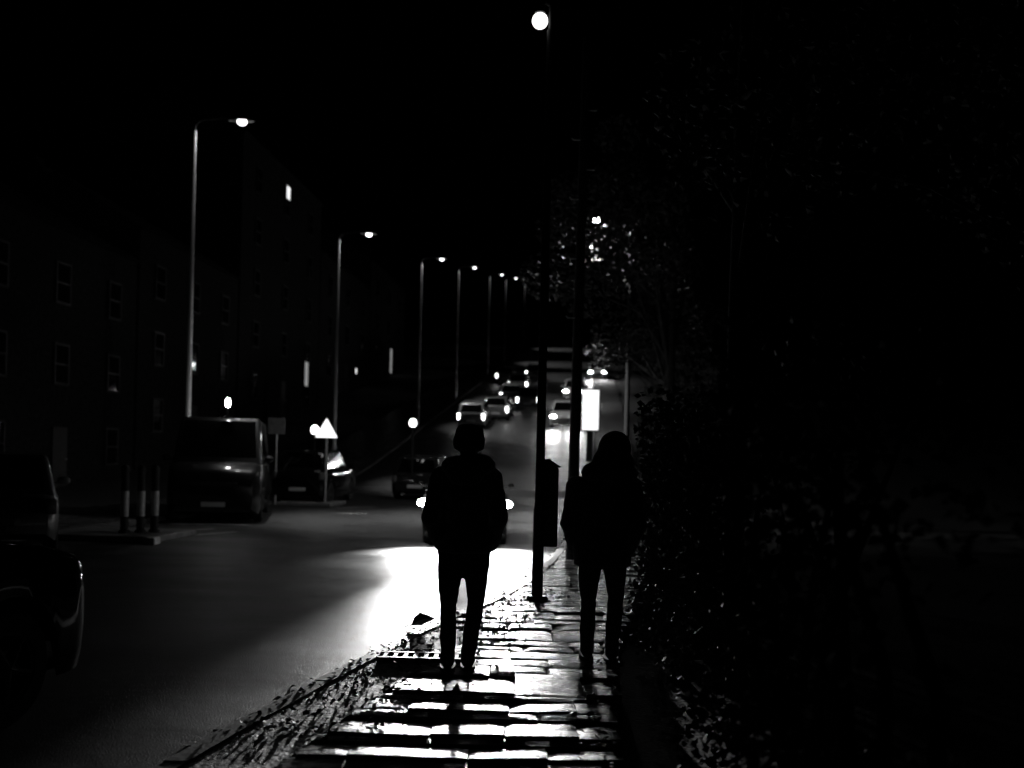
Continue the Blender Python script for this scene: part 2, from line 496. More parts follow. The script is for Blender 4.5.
def make_car(name, paint, L=4.1, W=1.74, H=1.46, sh=0.93, bon=0.95, nose=0.72, wsb=0.95, wst=0.25, rt=-1.45, rb=-1.92, bootz=0.9, lamp='lens', tail='redlens', wr=0.315, plate=True, quarter=True, gw=None, lx=0.74, mir=1.0, ls=1.0):
    """a car with its nose at +y; every lamp, window, mirror and wheel is a part"""
    root = empty(name, (0, 0, 0))
    hl, hw = L / 2, W / 2
    yf, yr = hl - 0.84, -hl + 0.76
    bm = bmesh.new()
    rings = []
    N = 64
    for i in range(N + 1):
        y = -hl + L * i / N
        t = abs(y) / hl
        e = max(0, (t - 0.88) / 0.12)
        w = hw * (1 - 0.05 * t ** 4) * (1 - 0.16 * e ** 2.2)
        if y > wsb:
            s = (y - wsb) / (hl - wsb)
            zt = bon + (nose - bon) * s ** 1.8
            zt -= 0.2 * max(0, (s - 0.82) / 0.18) ** 2
        elif y < rb:
            s = (rb - y) / (hl + rb) if hl + rb > 0.02 else 0
            zt = bootz - 0.22 * max(0, s) ** 2.5
        else:
            s = (y - rb) / (wsb - rb)
            zt = bootz + (bon - bootz) * s + (sh - bootz) * 0.0
        zb = 0.21 + 0.12 * e ** 2
        for yc in (yf, yr):
            rr = wr + 0.055
            if abs(y - yc) < rr: zb = max(zb, wr + math.sqrt(rr * rr - (y - yc) ** 2))
        zb = min(zb, zt - 0.16)
        zm = min(max(0.52, zb + 0.03), zt - 0.13)
        half = [(w * 0.95, zb), (w * 0.985, zb + (zm - zb) * 0.4), (w, zm), (w * 0.995, zm + (zt - zm) * 0.45), (w * 0.975, zt - 0.07), (w * 0.93, zt - 0.02), (w * 0.8, zt + 0.004), (w * 0.45, zt + 0.018), (0, zt + 0.022)]
        full = [(-a, b) for a, b in half] + [(a, b) for a, b in half[-2::-1]]
        rings.append([bm.verts.new((a, y, b)) for a, b in full])
    for A, B in zip(rings, rings[1:]):
        for k in range(len(A) - 1): bm.faces.new((A[k], A[k + 1], B[k + 1], B[k]))
    bm.faces.new(rings[0]); bm.faces.new(rings[-1][::-1])
    # greenhouse
    g0, g1 = hw - 0.055, (hw - 0.2 if gw is None else gw)
    zb = min(bon, bootz) - 0.06
    corner = {}
    vs = []
    for nm, x, y, z in (('fb', g0, wsb, zb), ('ft', g1, wst, H), ('rt', g1, rt, H - 0.03), ('rb', g0, rb, zb)):
        for s in (-1, 1):
            corner[nm, s] = Vector((x * s, y, z))
    v = {k: bm.verts.new(p) for k, p in corner.items()}
    ff = [bm.faces.new(f) for f in ((v['fb', -1], v['fb', 1], v['ft', 1], v['ft', -1]), (v['ft', -1], v['ft', 1], v['rt', 1], v['rt', -1]), (v['rt', -1], v['rt', 1], v['rb', 1], v['rb', -1]),
          (v['fb', 1], v['rb', 1], v['rt', 1], v['ft', 1]), (v['fb', -1], v['ft', -1], v['rt', -1], v['rb', -1]), (v['fb', -1], v['rb', -1], v['rb', 1], v['fb', 1]))]
    es = list({e for f in ff for e in f.edges})
    bmesh.ops.bevel(bm, geom=es, offset=0.07, segments=4, affect='EDGES', profile=0.5)
    obj('body', bm, M[paint], root, True)
    C = corner
    def lerp_face(a, b, c, d, u0, u1, v0, v1):
        P = lambda u, w: (a.lerp(b, u)).lerp(d.lerp(c, u), w)
        return [P(u0, v0), P(u1, v0), P(u1, v1), P(u0, v1)]
    lowz = 0.12
    bm = bmesh.new(); panel(bm, lerp_face(C['fb', -1], C['fb', 1], C['ft', 1], C['ft', -1], 0.06, 0.94, 0.16, 0.92)); obj('windscreen', bm, M['glass'], root)
    bm = bmesh.new(); panel(bm, lerp_face(C['rb', -1], C['rb', 1], C['rt', 1], C['rt', -1], 0.09, 0.91, 0.22, 0.9)); obj('rear_window', bm, M['glass'], root)
    for s in (-1, 1):
        for u0, u1 in ((0.10, 0.52), (0.55, 0.9)):
            if not quarter and u0 > 0.5: continue
            bm = bmesh.new(); panel(bm, lerp_face(C['fb', s], C['rb', s], C['rt', s], C['ft', s], u0, u1, 0.2, 0.9)); obj('side_window', bm, M['glass'], root)
        # lamps
        bm = bmesh.new()
        ell(bm, (s * (hw * lx), hl - 0.15, nose - 0.085), (0.15 * ls, 0.1, 0.075 * ls * ls), 18, 12, Matrix.Rotation(-s * 0.35, 4, 'Z'))
        hd = obj('headlight', bm, M[lamp], root, True)
        bm = bmesh.new()
        box(bm, (s * hw * 0.83, -hl + 0.06, bootz - 0.17), (0.17, 0.1, 0.36 if tail == 'tail' else 0.24), s * 0.25, 0.03)
        obj('tail_light', bm, M[tail], root, True)
        bm = bmesh.new()
        ell(bm, (s * (hw + 0.1 * mir), wsb - 0.3, bon + 0.09), (0.11 * mir, 0.06, 0.075 * mir), 14, 10)
        box(bm, (s * (hw - 0.01), wsb - 0.28, bon + 0.05), (0.12, 0.04, 0.03))
        mi = obj('door_mirror', bm, M[paint], root, True)
    for x in (-1, 1):
        for yy in (yf, yr): wheel(root, x * (hw - 0.125), yy, wr)
    bm = bmesh.new()
    box(bm, (0, hl - 0.035, nose - 0.19), (W * 0.5, 0.06, 0.1), 0, 0.02)
    for k in range(3): box(bm, (0, hl - 0.0, nose - 0.16 - 0.03 * k), (W * 0.47, 0.02, 0.012))
    obj('grille', bm, M['iron'], root)
    bm = bmesh.new()
    box(bm, (0, hl + 0.005, 0.42), (0.52, 0.012, 0.11), 0, 0.004); obj('number_plate', bm, M['plate'], root)
    bm = bmesh.new()
    box(bm, (0, -hl - 0.005, 0.5), (0.52, 0.012, 0.11), 0, 0.004); obj('number_plate', bm, M['plate'], root)
    bm = bmesh.new()
    box(bm, (0, 0, 0.27), (W * 0.86, L * 0.93, 0.06)); box(bm, (0, yf + 0.5, 0.4), (W * 0.6, 0.3, 0.2)); box(bm, (0, 0, 0.45), (W * 0.8, yf - yr - 0.9, 0.35))
    obj('underbody', bm, M['rubber'], root)
    return root

def head_beams(car, low, glare, L, nose, lx, yaw=0.0, gyaw=0.05, tilt=0.5, cone=74, gcone=26, gtilt=0.01, size=0.06):
    """dipped beam thrown on the road ahead, and the weaker stray light towards the viewer"""
    for o in kids(car):
        if o.name.startswith('headlight'):
            s = 1 if sum(v.co.x for v in o.data.vertices) > 0 else -1
            p = (s * lx, L / 2 + 0.04, nose - 0.08)
            light('headlight_beam', 'SPOT', low, p, o, (math.sin(yaw), math.cos(yaw), -math.tan(tilt)), size, cone, 1.0)
            light('headlight_glare', 'SPOT', glare, p, o, (-math.sin(gyaw), math.cos(gyaw), -math.tan(gtilt)), size, gcone, 1.0)

def place(o, x, y, rz, slope=False, label=None, cat='car', group=None):
    o.location = (x, y, h(y))
    o.rotation_mode = 'XYZ'
    o.rotation_euler = (0, 0, rz)
    if slope:
        g = (h(y + 1) - h(y - 1)) / 2
        f = math.cos(rz)
        o.rotation_euler = (math.atan(g) * f, 0, rz)
    if label: tag(o, label, cat, group)
    return o

# the car with its headlights on, straight behind the walker
on = make_car('oncoming_car', 'car_dark', L=3.7, W=1.6, nose=0.86, bon=1.0, H=1.42, lamp='beam', lx=0.9, mir=0.55)
head_beams(on, 2300, 4200, 3.7, 0.86, 0.72, tilt=0.75, cone=86, gcone=14.5, gyaw=0.012, gtilt=0.04)
place(on, -0.88, 17.9 + 1.85, PI + 0.03, label='x')
on['label'] = 'dark car hidden behind the person in the hat, headlights glaring either side'

# near car whose wing and windscreen pillar catch the light at the left edge
near = make_car('parked_car', 'car_dull', nose=0.9, bon=1.07, wsb=1.05, L=4.2, W=1.78, H=1.68, bootz=1.08, wr=0.34)
place(near, -3.93, 4.62, -0.22, label='black car cut off by the left edge, light along its front wing, nearest to us')
# car beyond it
left2 = make_car('parked_car', 'car_grey', L=4.0, W=1.76, H=1.52, nose=0.78, rb=-1.85, rt=-1.5)
place(left2, -8.3, 16.2, 0.45, label='dark car at the left edge with shining side panel, beyond the black front wing')

# van under the lamp
van = make_car('parked_van', 'car_dark', L=5.1, W=2.12, H=2.42, sh=1.4, bon=1.36, nose=1.06, wsb=1.75, wst=0.95, rt=-2.38, rb=-2.5, bootz=1.36, wr=0.34, quarter=True, gw=0.9)
place(van, -7.15, 22.3 + 2.5, PI + 0.2, label='tall dark van under the left street lamp, small lamp glowing on its shining roof edge', cat='van')

T_ = spot(228, 403, 23.75)
lp = Matrix.Rotation(-(PI + 0.2), 4, 'Z') @ (T_ - Vector((-7.15, 22.3 + 2.5, 0)))
bm = bmesh.new()
tube(bm, [(lp.x, lp.y, 2.4), (lp.x, lp.y, lp.z - 0.1)], 0.018, 8)
box(bm, (lp.x, lp.y, 2.425), (0.2, 0.16, 0.03), 0, 0.008)
rl = obj('roof_lamp', bm, M['black'], van)
bm = bmesh.new(); ell(bm, lp, (0.055, 0.055, 0.115)); obj('lamp_glass', bm, M['beacon'], rl, True)

# car further along the left kerb, beside the walker's shoulder
mid = make_car('parked_car', 'car_dark', L=4.1, W=1.74, H=1.47)
p = spot(420, 470, 34)
place(mid, p.x, 34 + 2, -0.0757, True, 'dark parked car whose roof shows just left of the walker in the hat')

# dark car between the van and the warning sign
p = spot(300, 480, 31)
behind = copy_tree(near)
place(behind, -6.35, 32.5, -0.0757, True, 'dark parked car in the gap between the tall van and the white triangle')

# cars on the hill, backs to us
far = make_car('hill_car', 'car_grey', L=4.0, W=1.72, H=1.48, tail='tail')
spots_ = [(474, 58, 'car lowest in the row climbing the hill, almost hidden above the walker\'s hat'),
          (498, 62, 'car on the hill just right above the hat, lights brightest of the row'),
          (530, 68, 'car with two separate tail lights on the hill, nearest left of the lamp post'),
          (519, 80, 'small car high on the hill above the one with two tail lights'),
          (513, 71, 'car in the middle of the hill row, squeezed behind the brightest one'),
          (535, 92, 'highest car of the hill row, beside the lamp post'),
          (506, 88, 'leftmost of the small cars at the top of the row on the hill')]
for i, (px, d, lab) in enumerate(spots_):
    o = far if i == 0 else copy_tree(far)
    p = spot(px, 400, d)
    place(o, p.x, d + 2, -0.0757, True, lab, 'car', 'cars going up the hill')

# cars coming down the hill
down = make_car('descending_car', 'car_pale', L=4.1, W=1.74, H=1.47, nose=0.78, lamp='beam_far', ls=1.35)
head_beams(down, 450, 200, 4.1, 0.78, 0.64, gcone=16, gtilt=-0.11, gyaw=0.0)
dn = [(567, 59, 'pale car coming down the hill, lower pair of headlights behind the lamp post'),
      (576, 75, 'pale car coming down the hill, middle of the three, headlights above the first'),
      (598, 95, 'pale car coming down the hill, highest and farthest of the three')]
for i, (px, d, lab) in enumerate(dn):
    o = down if i == 0 else copy_tree(down)
    p = spot(px, 410, d)
    place(o, p.x, d + 2.05, PI - 0.08, True, lab, 'car', 'cars coming down the hill')

# ------------------------------------------------------------------ street lamps
def street_lamp(H=9.5, arm=1.15, side=1, energy=85, r=0.075, down=5200, pm='steel', wide=False):
    """tapered column, curved arm over the road, lantern with a lit lens"""
    root = empty('street_lamp', (0, 0, 0))
    bm = bmesh.new()
    tube(bm, [(0, 0, 0), (0, 0, 1.3)], [0.095, 0.095], 16)
    tube(bm, [(0, 0, 1.3), (0, 0, 1.36), (0, 0, H)], [0.095, r, r * 0.62], 16)
    obj('pole', bm, M[pm], root, True)
    bm = bmesh.new()
    box(bm, (0, -0.094, 0.75), (0.09, 0.014, 0.55), 0, 0.004); obj('access_door', bm, M['iron'], root)
    bm = bmesh.new()
    tube(bm, [(0, 0, H), (0, 0, H + 0.12), (side * 0.12, 0, H + 0.26), (side * arm * 0.5, 0, H + 0.32), (side * arm * 0.8, 0, H + 0.34)], 0.035, 10)
    obj('arm', bm, M['iron'], root, True)
    bm = bmesh.new()
    T = Matrix.Translation((side * arm, 0, H)) @ Matrix.Diagonal((1, 0.42, 1, 1))
    lathe(bm, [(0.0, 0.43), (0.12, 0.42), (0.27, 0.37), (0.33, 0.3), (0.335, 0.26), (0.32, 0.26), (0.31, 0.3), (0.0, 0.33)], 28, T)
    ln = obj('lantern', bm, M['iron'], root, True)
    bm = bmesh.new()
    ell(bm, (side * (arm + 0.02), 0, H + 0.245), (0.125, 0.11, 0.095), 20, 12)
    obj('lamp_lens', bm, M['lamp_leafy' if wide else 'lamp'], ln, True)
    light('lamp_light', 'SPOT', energy, (side * (arm + 0.02), 0, H + 0.15), root, (0, 0, -1) if wide else (-side * 0.8, 0, -0.6), 0.06, 176 if wide else 76, 0.6)
    light('lamp_light', 'SPOT', down, (side * (arm + 0.02), 0, H + 0.15), root, (side * (0.2 if wide else 0.6), 0, -1), 0.06, 66, 0.8)
    return root

def lamp_x(d): return -10 + 0.0757 * d
LAB = {0: 'tall street lamp behind the dark van, brightest and nearest of the left row',
       1: 'second street lamp of the left row, its column right of the white triangle',
       2: 'third street lamp of the left row, above and left of the walker in the hat',
       3: 'fourth street lamp of the left row, above the walker\'s head',
       4: 'fifth street lamp of the left row, right of the walker\'s head',
       5: 'sixth street lamp of the left row, small and thin on the hill',
       6: 'farthest street lamp of the left row, faintest and nearest the lamp post'}
l0 = street_lamp()
for i, d in enumerate((24.96, 39.4, 58.6, 75, 97.8, 116, 149)):
    o = l0 if i == 0 else copy_tree(l0)
    o.location = (lamp_x(d), d, h(d) + (KH - 0.01))
    tag(o, LAB[i], 'street lamp', 'street lamps along the far pavement')

# the lamp seen through the tree on our side
o = street_lamp(8.4, 0.9, -1, 1100, down=9000, pm='iron', wide=True)
p = spot(597, 218, 26)
o.location = (p.x + 0.9, 26, p.z - 8.67)
tag(o, 'street lamp on our pavement shining through the leaves of the tree', 'street lamp')

# post close to us, with its round lamp at the top of the picture and a bin strapped to it
base = spot(537, 596, 10.75)
top = spot(540, 21, 10.75)
pl = empty('lamp_post', (base.x, 10.75, KH))
Hp = top.z - KH
bm = bmesh.new()
tube(bm, [(0, 0, 0), (0, 0, 0.95)], [0.062, 0.06], 16)
tube(bm, [(0, 0, 0.95), (0, 0, 1.0), (0, 0, Hp - 0.1)], [0.06, 0.05, 0.04], 16)
obj('pole', bm, M['black'], pl, True)
bm = bmesh.new()
lathe(bm, [(0.0, 0.03), (0.1, 0.03), (0.12, 0.0), (0.12, -0.02), (0.0, -0.02)], 20); obj('base_plate', bm, M['black'], pl, True)
dx = top.x - base.x
bm = bmesh.new()
tube(bm, [(0, 0, Hp - 0.12), (0, 0, Hp + 0.16), (dx * 0.5, 0, Hp + 0.2), (dx, 0, Hp + 0.16)], 0.025, 10); obj('bracket', bm, M['black'], pl, True)
bm = bmesh.new()
lathe(bm, [(0.0, 0.15), (0.04, 0.15), (0.06, 0.1), (0.06, 0.08), (0.0, 0.08)], 20, Matrix.Translation((dx, 0, Hp))); sh_ = obj('lamp_shade', bm, M['black'], pl, True)
bm = bmesh.new()
ell(bm, (dx, 0, Hp), (0.086, 0.086, 0.086), 28, 18); obj('lamp_globe', bm, M['lamp_near'], sh_, True)
tag(pl, 'slim black lamp post on the paving carrying the highest, biggest round white lamp', 'lamp post')
bn = empty('litter_bin', (base.x + 0.11, 10.87, KH))
bm = bmesh.new()
box(bm, (0, 0, 0.98), (0.19, 0.22, 0.86), 0, 0.02)
obj('bin_body', bm, M['black'], bn)
bm = bmesh.new()
vsx = box(bm, (0.005, 0, 1.455), (0.215, 0.25, 0.09), 0, 0.01)
for v in bm.verts:
    if v.co.z > 1.46: v.co.x = -0.02 + (v.co.x + 0.02) * 0.4 - 0.03
obj('bin_lid', bm, M['black'], bn)
bm = bmesh.new()
for z in (0.7, 1.25): box(bm, (-0.1, -0.06, z), (0.1, 0.13, 0.03))
obj('bin_strap', bm, M['iron'], bn)
tag(bn, 'narrow black box strapped to the slim lamp post at waist height', 'bin')

# telegraph pole with climbing steps
b_ = spot(571, 560, 15.2); t_ = spot(587, 38, 15.2)
tp = empty('telegraph_pole', (b_.x, 15.2, KH))
bm = bmesh.new()
Ht = t_.z - KH
lean = t_.x - b_.x
tube(bm, [(0, 0, -0.1), (lean * 0.25, 0, Ht * 0.25), (lean, 0, Ht)], [0.09, 0.082, 0.06], 16)
obj('pole', bm, M['wood'], tp, True)
for k in range(9):
    z = 3.2 + 0.45 * k
    bm = bmesh.new()
    x = lean * z / Ht
    s = -1 if k % 2 else 1
    tube(bm, [(x, -0.04, z), (x + s * 0.17, -0.05, z), (x + s * 0.19, -0.05, z + 0.03)], 0.011, 6)
    obj('climbing_step', bm, M['steel'], tp)
tag(tp, 'tall dark wooden pole rising beside the hooded figure, just right of the lamp post', 'pole')

# ------------------------------------------------------------------ signs, bollards and build-outs on the far side
def buildout(x0, x1, y0, y1):
    bm = bmesh.new()
    box(bm, ((x0 + x1) / 2, (y0 + y1) / 2, 0.05 + h((y0 + y1) / 2)), (x1 - x0, y1 - y0, 0.115), -0.0757, 0.02)
    return tag(obj('kerb_island', bm, M['kerb']), kind='structure')
a = gm(152, 541); buildout(lk(a.y) + 0.05, a.x + 0.25, a.y - 0.35, a.y + 1.6)
c = gm(325, 507); buildout(c.x - 1.3, c.x + 0.35, c.y - 0.6, c.y + 1.4)
bl = None
for i, (px, lab) in enumerate(((134, 'leftmost of the three bollards by the dark van, palest band low down'), (147, 'middle bollard of the three in front of the dark van'), (158, 'rightmost bollard of the three, nearest the dark van\'s front'))):
    if bl is None:
        bl = empty('bollard', (0, 0, 0))
        bm = bmesh.new()
        lathe(bm, [(0, 0), (0.1, 0), (0.1, 0.04), (0.07, 0.07), (0.065, 1.08), (0.075, 1.1), (0.075, 1.16), (0.05, 1.21), (0, 1.23)], 20); obj('shaft', bm, M['black'], bl, True)
        bm = bmesh.new()
        lathe(bm, [(0.066, 0.3), (0.0725, 0.3), (0.0715, 0.75), (0.066, 0.75)], 20); obj('reflective_band', bm, M['band'], bl, True)
        o = bl
    else:
        o = copy_tree(bl)
    q = gm(px, 537)
    o.location = (q.x, a.y + 0.25 + 0.2 * i, h(q.y) + 0.107)
    tag(o, lab, 'bollard', 'bollards on the kerb island')

q = gm(163, 541)
bm = bmesh.new(); box(bm, (0, 0, 0.05), (0.2, 0.3, 0.13), 0, 0.02)
o = obj('kerb_block', bm, M['paint']); o.location = (q.x + 0.02, a.y - 0.55, h(q.y))
tag(o, 'small white block lying on the road at the foot of the rightmost bollard', 'kerb block')

sg = empty('warning_sign', (c.x, c.y, h(c.y) + 0.105))
tc_ = spot(323, 431, c.y)
zt = tc_.z - (h(c.y) + 0.105)
bm = bmesh.new(); tube(bm, [(0, 0, 0), (0, 0, zt + 0.36)], 0.035, 12); obj('post', bm, M['steel'], sg, True)
def tri(bm, s, y, t):
    pts = [(-s * 0.5, -0.29 * s), (s * 0.5, -0.29 * s), (0.0, 0.58 * s)]
    # rounded corners
    out = []
    for i in range(3):
        p = Vector(pts[i]); q0 = Vector(pts[i - 1]); q1 = Vector(pts[(i + 1) % 3])
        for k in (0.06, 0.02):
            out.append(p.lerp(q0, k))
        out.append(p.lerp(q1, 0.06))
    A = [bm.verts.new((p.x, y, zt + p.y)) for p in out]; B = [bm.verts.new((p.x, y + t, zt + p.y)) for p in out]
    bm.faces.new(A); bm.faces.new(B[::-1])
    for k in range(len(A)): bm.faces.new((A[k], A[(k + 1) % len(A)], B[(k + 1) % len(A)], B[k]))
bm = bmesh.new(); tri(bm, 0.72, -0.05, 0.012); pla = obj('sign_plate', bm, M['signback'], sg)
bm = bmesh.new(); tri(bm, 0.68, -0.056, 0.004); obj('sign_face', bm, M['signface'], pla)
tag(sg, 'glowing white triangular sign on a thin post on the left of the road', 'sign')

gp = None
for i, (px, py, d, lab) in enumerate(((315, 430, c.y + 0.25, 'round white lamp on a post close against the glowing white triangle'), (413, 423, 34, 'lone round white lamp on a thin post left of the hat'))):
    p = spot(px, py, d)
    z0 = h(d)
    if gp is None:
        gp = empty('globe_lamp', (0, 0, 0))
        Hg = p.z - z0
        bm = bmesh.new(); tube(bm, [(0, 0, 0), (0, 0, Hg - 0.12)], 0.035, 12); obj('post', bm, M['black'], gp, True)
        bm = bmesh.new(); ell(bm, (0, 0, Hg), (0.125, 0.125, 0.15)); obj('globe', bm, M['globe'], gp, True)
        bm = bmesh.new(); lathe(bm, [(0, Hg - 0.15), (0.08, Hg - 0.15), (0.06, Hg - 0.12), (0, Hg - 0.12)], 16); obj('collar', bm, M['black'], gp)
        o = gp
    else:
        o = copy_tree(gp)
    o.location = (p.x, d, p.z - Hg)
    tag(o, lab, 'lamp', 'round lamps on posts')

q = spot(277, 426, 30.5)
ns_ = empty('road_sign', (q.x, 30.5, h(30.5)))
bm = bmesh.new(); tube(bm, [(0, 0, 0), (0, 0, q.z + 0.2)], 0.03, 10); obj('post', bm, M['steel'], ns_, True)
bm = bmesh.new(); box(bm, (0, -0.05, q.z - h(30.5)), (0.52, 0.02, 0.5), 0, 0.006); obj('sign_plate', bm, M['signback'], ns_)
tag(ns_, 'dim grey square sign on a post between the van and the glowing triangle', 'sign')

pn = empty('lit_panel', (0, 0, 0))
q = spot(590, 430, 47)
q2 = spot(590, 390, 47)
pn.location = (q.x, 47, h(47) + KH)
zb_, zt_ = q.z - h(47) - KH, q2.z - h(47) - KH
zb_ = max(zb_, 0.25)
bm = bmesh.new()
for cx_, cz_, sx_, sz_ in ((-0.41, (zb_ + zt_) / 2, 0.06, zt_ - zb_ + 0.12), (0.41, (zb_ + zt_) / 2, 0.06, zt_ - zb_ + 0.12), (0, zt_ + 0.03, 0.76, 0.06), (0, zb_ - 0.03, 0.76, 0.06), (0, zb_ / 2 - 0.03, 0.3, zb_ - 0.06)):
    box(bm, (cx_, 0, cz_), (sx_, 0.14, sz_), 0, 0.008)
obj('panel_frame', bm, M['iron'], pn)
bm = bmesh.new(); box(bm, (0, 0, (zb_ + zt_) / 2), (0.756, 0.09, zt_ - zb_ - 0.004)); obj('panel_face', bm, M['panel'], pn)
tag(pn, 'glowing white upright panel by the kerb, just right of the wooden pole', 'panel')

# ------------------------------------------------------------------ houses on the far side
def house(d0, d1, storeys, label, litw=()):
    y0, y1 = d0, d1
    zg = h((y0 + y1) / 2) - 0.4
    z0 = h(y0)
    yaw = -math.atan(0.0757)
    fx = lambda d: -19.0 + 0.0757 * d
    root = empty('town_house', (fx(y0), y0, zg), yaw)
    W = (y1 - y0) / math.cos(yaw) - 0.25
    D = 8.0
    eav = storeys * 2.9 + 0.9
    # local: x into the house is negative, y along the street
    bm = bmesh.new(); box(bm, (-D / 2, W / 2, eav / 2 - 1), (D, W, eav + 2)); obj('wall', bm, M['brick'], root)
    bm = bmesh.new()
    rz = 2.6
    P = [(0.25, -0.05, eav + 0.003), (-D / 2, -0.05, eav + rz), (-D - 0.25, -0.05, eav + 0.003)]
    A = [bm.verts.new(p) for p in P]; B = [bm.verts.new((p[0], W + 0.05, p[2])) for p in P]
    bm.faces.new(A); bm.faces.new(B[::-1])
    for k in range(3): bm.faces.new((A[k], A[(k + 1) % 3], B[(k + 1) % 3], B[k]))
    rf = obj('roof', bm, M['slate'], root)
    bm = bmesh.new(); box(bm, (-D / 2, W - 0.6, eav + rz + 0.4), (0.7, 0.9, 1.6), 0, 0.02)
    for k in range(3): tube(bm, [(-D / 2, W - 0.85 + 0.25 * k, eav + rz + 1.19), (-D / 2, W - 0.85 + 0.25 * k, eav + rz + 1.6)], 0.09, 8)
    obj('chimney', bm, M['brick'], rf)
    n = 3
    for s in range(storeys):
        for k in range(n):
            y = W * (k + 0.5) / n
            z = 1.9 + 2.9 * s
            if s == 0 and k == 1:
                bm = bmesh.new(); box(bm, (0.03, y, 1.45), (0.08, 1.0, 2.2), 0, 0.01); dr = obj('door', bm, M['frame'], root)
                bm = bmesh.new(); ell(bm, (0.1, y + 0.38, 1.4), (0.035, 0.03, 0.03), 8, 6); obj('handle', bm, M['steel'], dr)
                continue
            bm = bmesh.new()
            w_, hh = 0.95, 1.5
            for (cy, cz, sy, sz) in ((y - w_ / 2, z, 0.08, hh), (y + w_ / 2, z, 0.08, hh), (y, z + hh / 2 - 0.04, w_ - 0.09, 0.08), (y, z - hh / 2 + 0.04, w_ - 0.09, 0.08), (y, z, w_ - 0.09, 0.06)):
                box(bm, (0.035, cy, cz), (0.09, sy, sz))
            fr = obj('window', bm, M['frame'], root)
            bm = bmesh.new(); box(bm, (0.01, y, z), (0.03, w_ - 0.1, hh - 0.1)); obj('pane', bm, M['pane'], fr)
    # gaps of lit curtain and lit slits seen in the picture: local along-street place, height, size
    for (yy, zz, sy, sz, mt) in litw:
        ly = (yy - y0) / math.cos(yaw); lz = zz - zg
        bm = bmesh.new()
        for (cy, cz, ty, tz) in ((ly - sy / 2 - 0.03, lz, 0.06, sz + 0.12), (ly + sy / 2 + 0.03, lz, 0.06, sz + 0.12), (ly, lz + sz / 2 + 0.03, sy, 0.06), (ly, lz - sz / 2 - 0.03, sy, 0.06)):
            box(bm, (0.06, cy, cz), (0.13, ty, tz))
        fr = obj('window', bm, M['frame'], root)
        bm = bmesh.new(); box(bm, (0.05, ly, lz), (0.07, sy - 0.004, sz - 0.004)); obj('pane', bm, M[mt], fr)
    return tag(root, label, 'house', 'dark terraced houses on the far side')

def at_front(px, py):
    """where a direction in the photograph meets the line of house fronts"""
    d = 45.0
    for _ in range(30):
        q = spot(px, py, d)
        d = 19.0 / (0.0757 - q.x / d)
    q = spot(px, py, d)
    return d, q.z
def lw(px, py, sy, sz, m): return at_front(px, py) + (sy, sz, m)
W1, W2, W3, W4 = lw(287, 193, 0.8, 0.8, 'lit'), lw(305, 374, 0.9, 1.6, 'lit_dim'), lw(355, 371, 0.6, 0.45, 'lit'), lw(390, 361, 1.0, 2.3, 'lit_dim')
house(30, 42, 3, 'unlit house front farthest left, left of the nearest street lamp')
house(42, 54, 3, 'dark house just right of the nearest street lamp column')
house(54, 70, 5, 'tall dark house with one lit slit low down and one high up', litw=[W1, W2])
house(70, 86, 3, 'dark house right of the second street lamp with one tiny lit pane', litw=[W3])
house(86, 102, 3, 'dark house below the third street lamp with a tall thin strip of light', litw=[W4])
# ------------------------------------------------------------------ trees and hedge on our side
def tree(name, base, H, trunk_r, clumps, n, label, seed, leaf=0.1, limbs=6, lean=(0, 0)):
    rnd = random.Random(seed)
    root = empty(name, base)
    bm = bmesh.new()
    zt = H
    pts = [(0, 0, -0.15), (lean[0] * 0.1, 0, 0.4), (lean[0] * 0.4, lean[1] * 0.3, zt * 0.35), (lean[0] * 0.7, lean[1] * 0.7, zt * 0.6), (lean[0], lean[1], zt * 0.9)]
    tube(bm, pts, [trunk_r * 1.5, trunk_r * 1.08, trunk_r * 0.95, trunk_r * 0.6, trunk_r * 0.12], 14)
    obj('trunk', bm, M['bark'], root, True)
    bm = bmesh.new()
    for c, r in clumps[:limbs * 3]:
        f = rnd.uniform(0.3, 0.6)
        p0 = Vector((lean[0] * f, lean[1] * f, zt * f))
        p1 = Vector(c)
        m_ = p0.lerp(p1, 0.5) + Vector((rnd.uniform(-.3, .3), rnd.uniform(-.3, .3), rnd.uniform(0, .4)))
        tube(bm, [p0, m_, p1], [trunk_r * 0.38, trunk_r * 0.22, trunk_r * 0.06], 7)
    obj('limb', bm, M['bark'], root, True)
    vs, fs = [], []
    tot = sum(r ** 2 for c, r in clumps)
    for c, r in clumps:
        for _ in range(int(n * r ** 2 / tot)):
            while True:
                q = Vector((rnd.uniform(-1, 1), rnd.uniform(-1, 1), rnd.uniform(-1, 1)))
                if q.length < 1: break
            q = q.normalized() * q.length ** 0.6
            leaf_quads(vs, fs, Vector(c) + Vector((q.x * r, q.y * r, q.z * r * 0.75)), leaf * rnd.uniform(0.6, 1.2), rnd)
    rawobj('crown', vs, fs, M['leaf'], root)
    return tag(root, label, 'tree')

def clumps(n, c, e, r0, r1, seed):
    rnd = random.Random(seed)
    out = []
    while len(out) < n:
        q = Vector((rnd.uniform(-1, 1), rnd.uniform(-1, 1), rnd.uniform(-1, 1)))
        if q.length < 1: out.append(((c[0] + q.x * e[0], c[1] + q.y * e[1], c[2] + q.z * e[2]), rnd.uniform(r0, r1)))
    return out

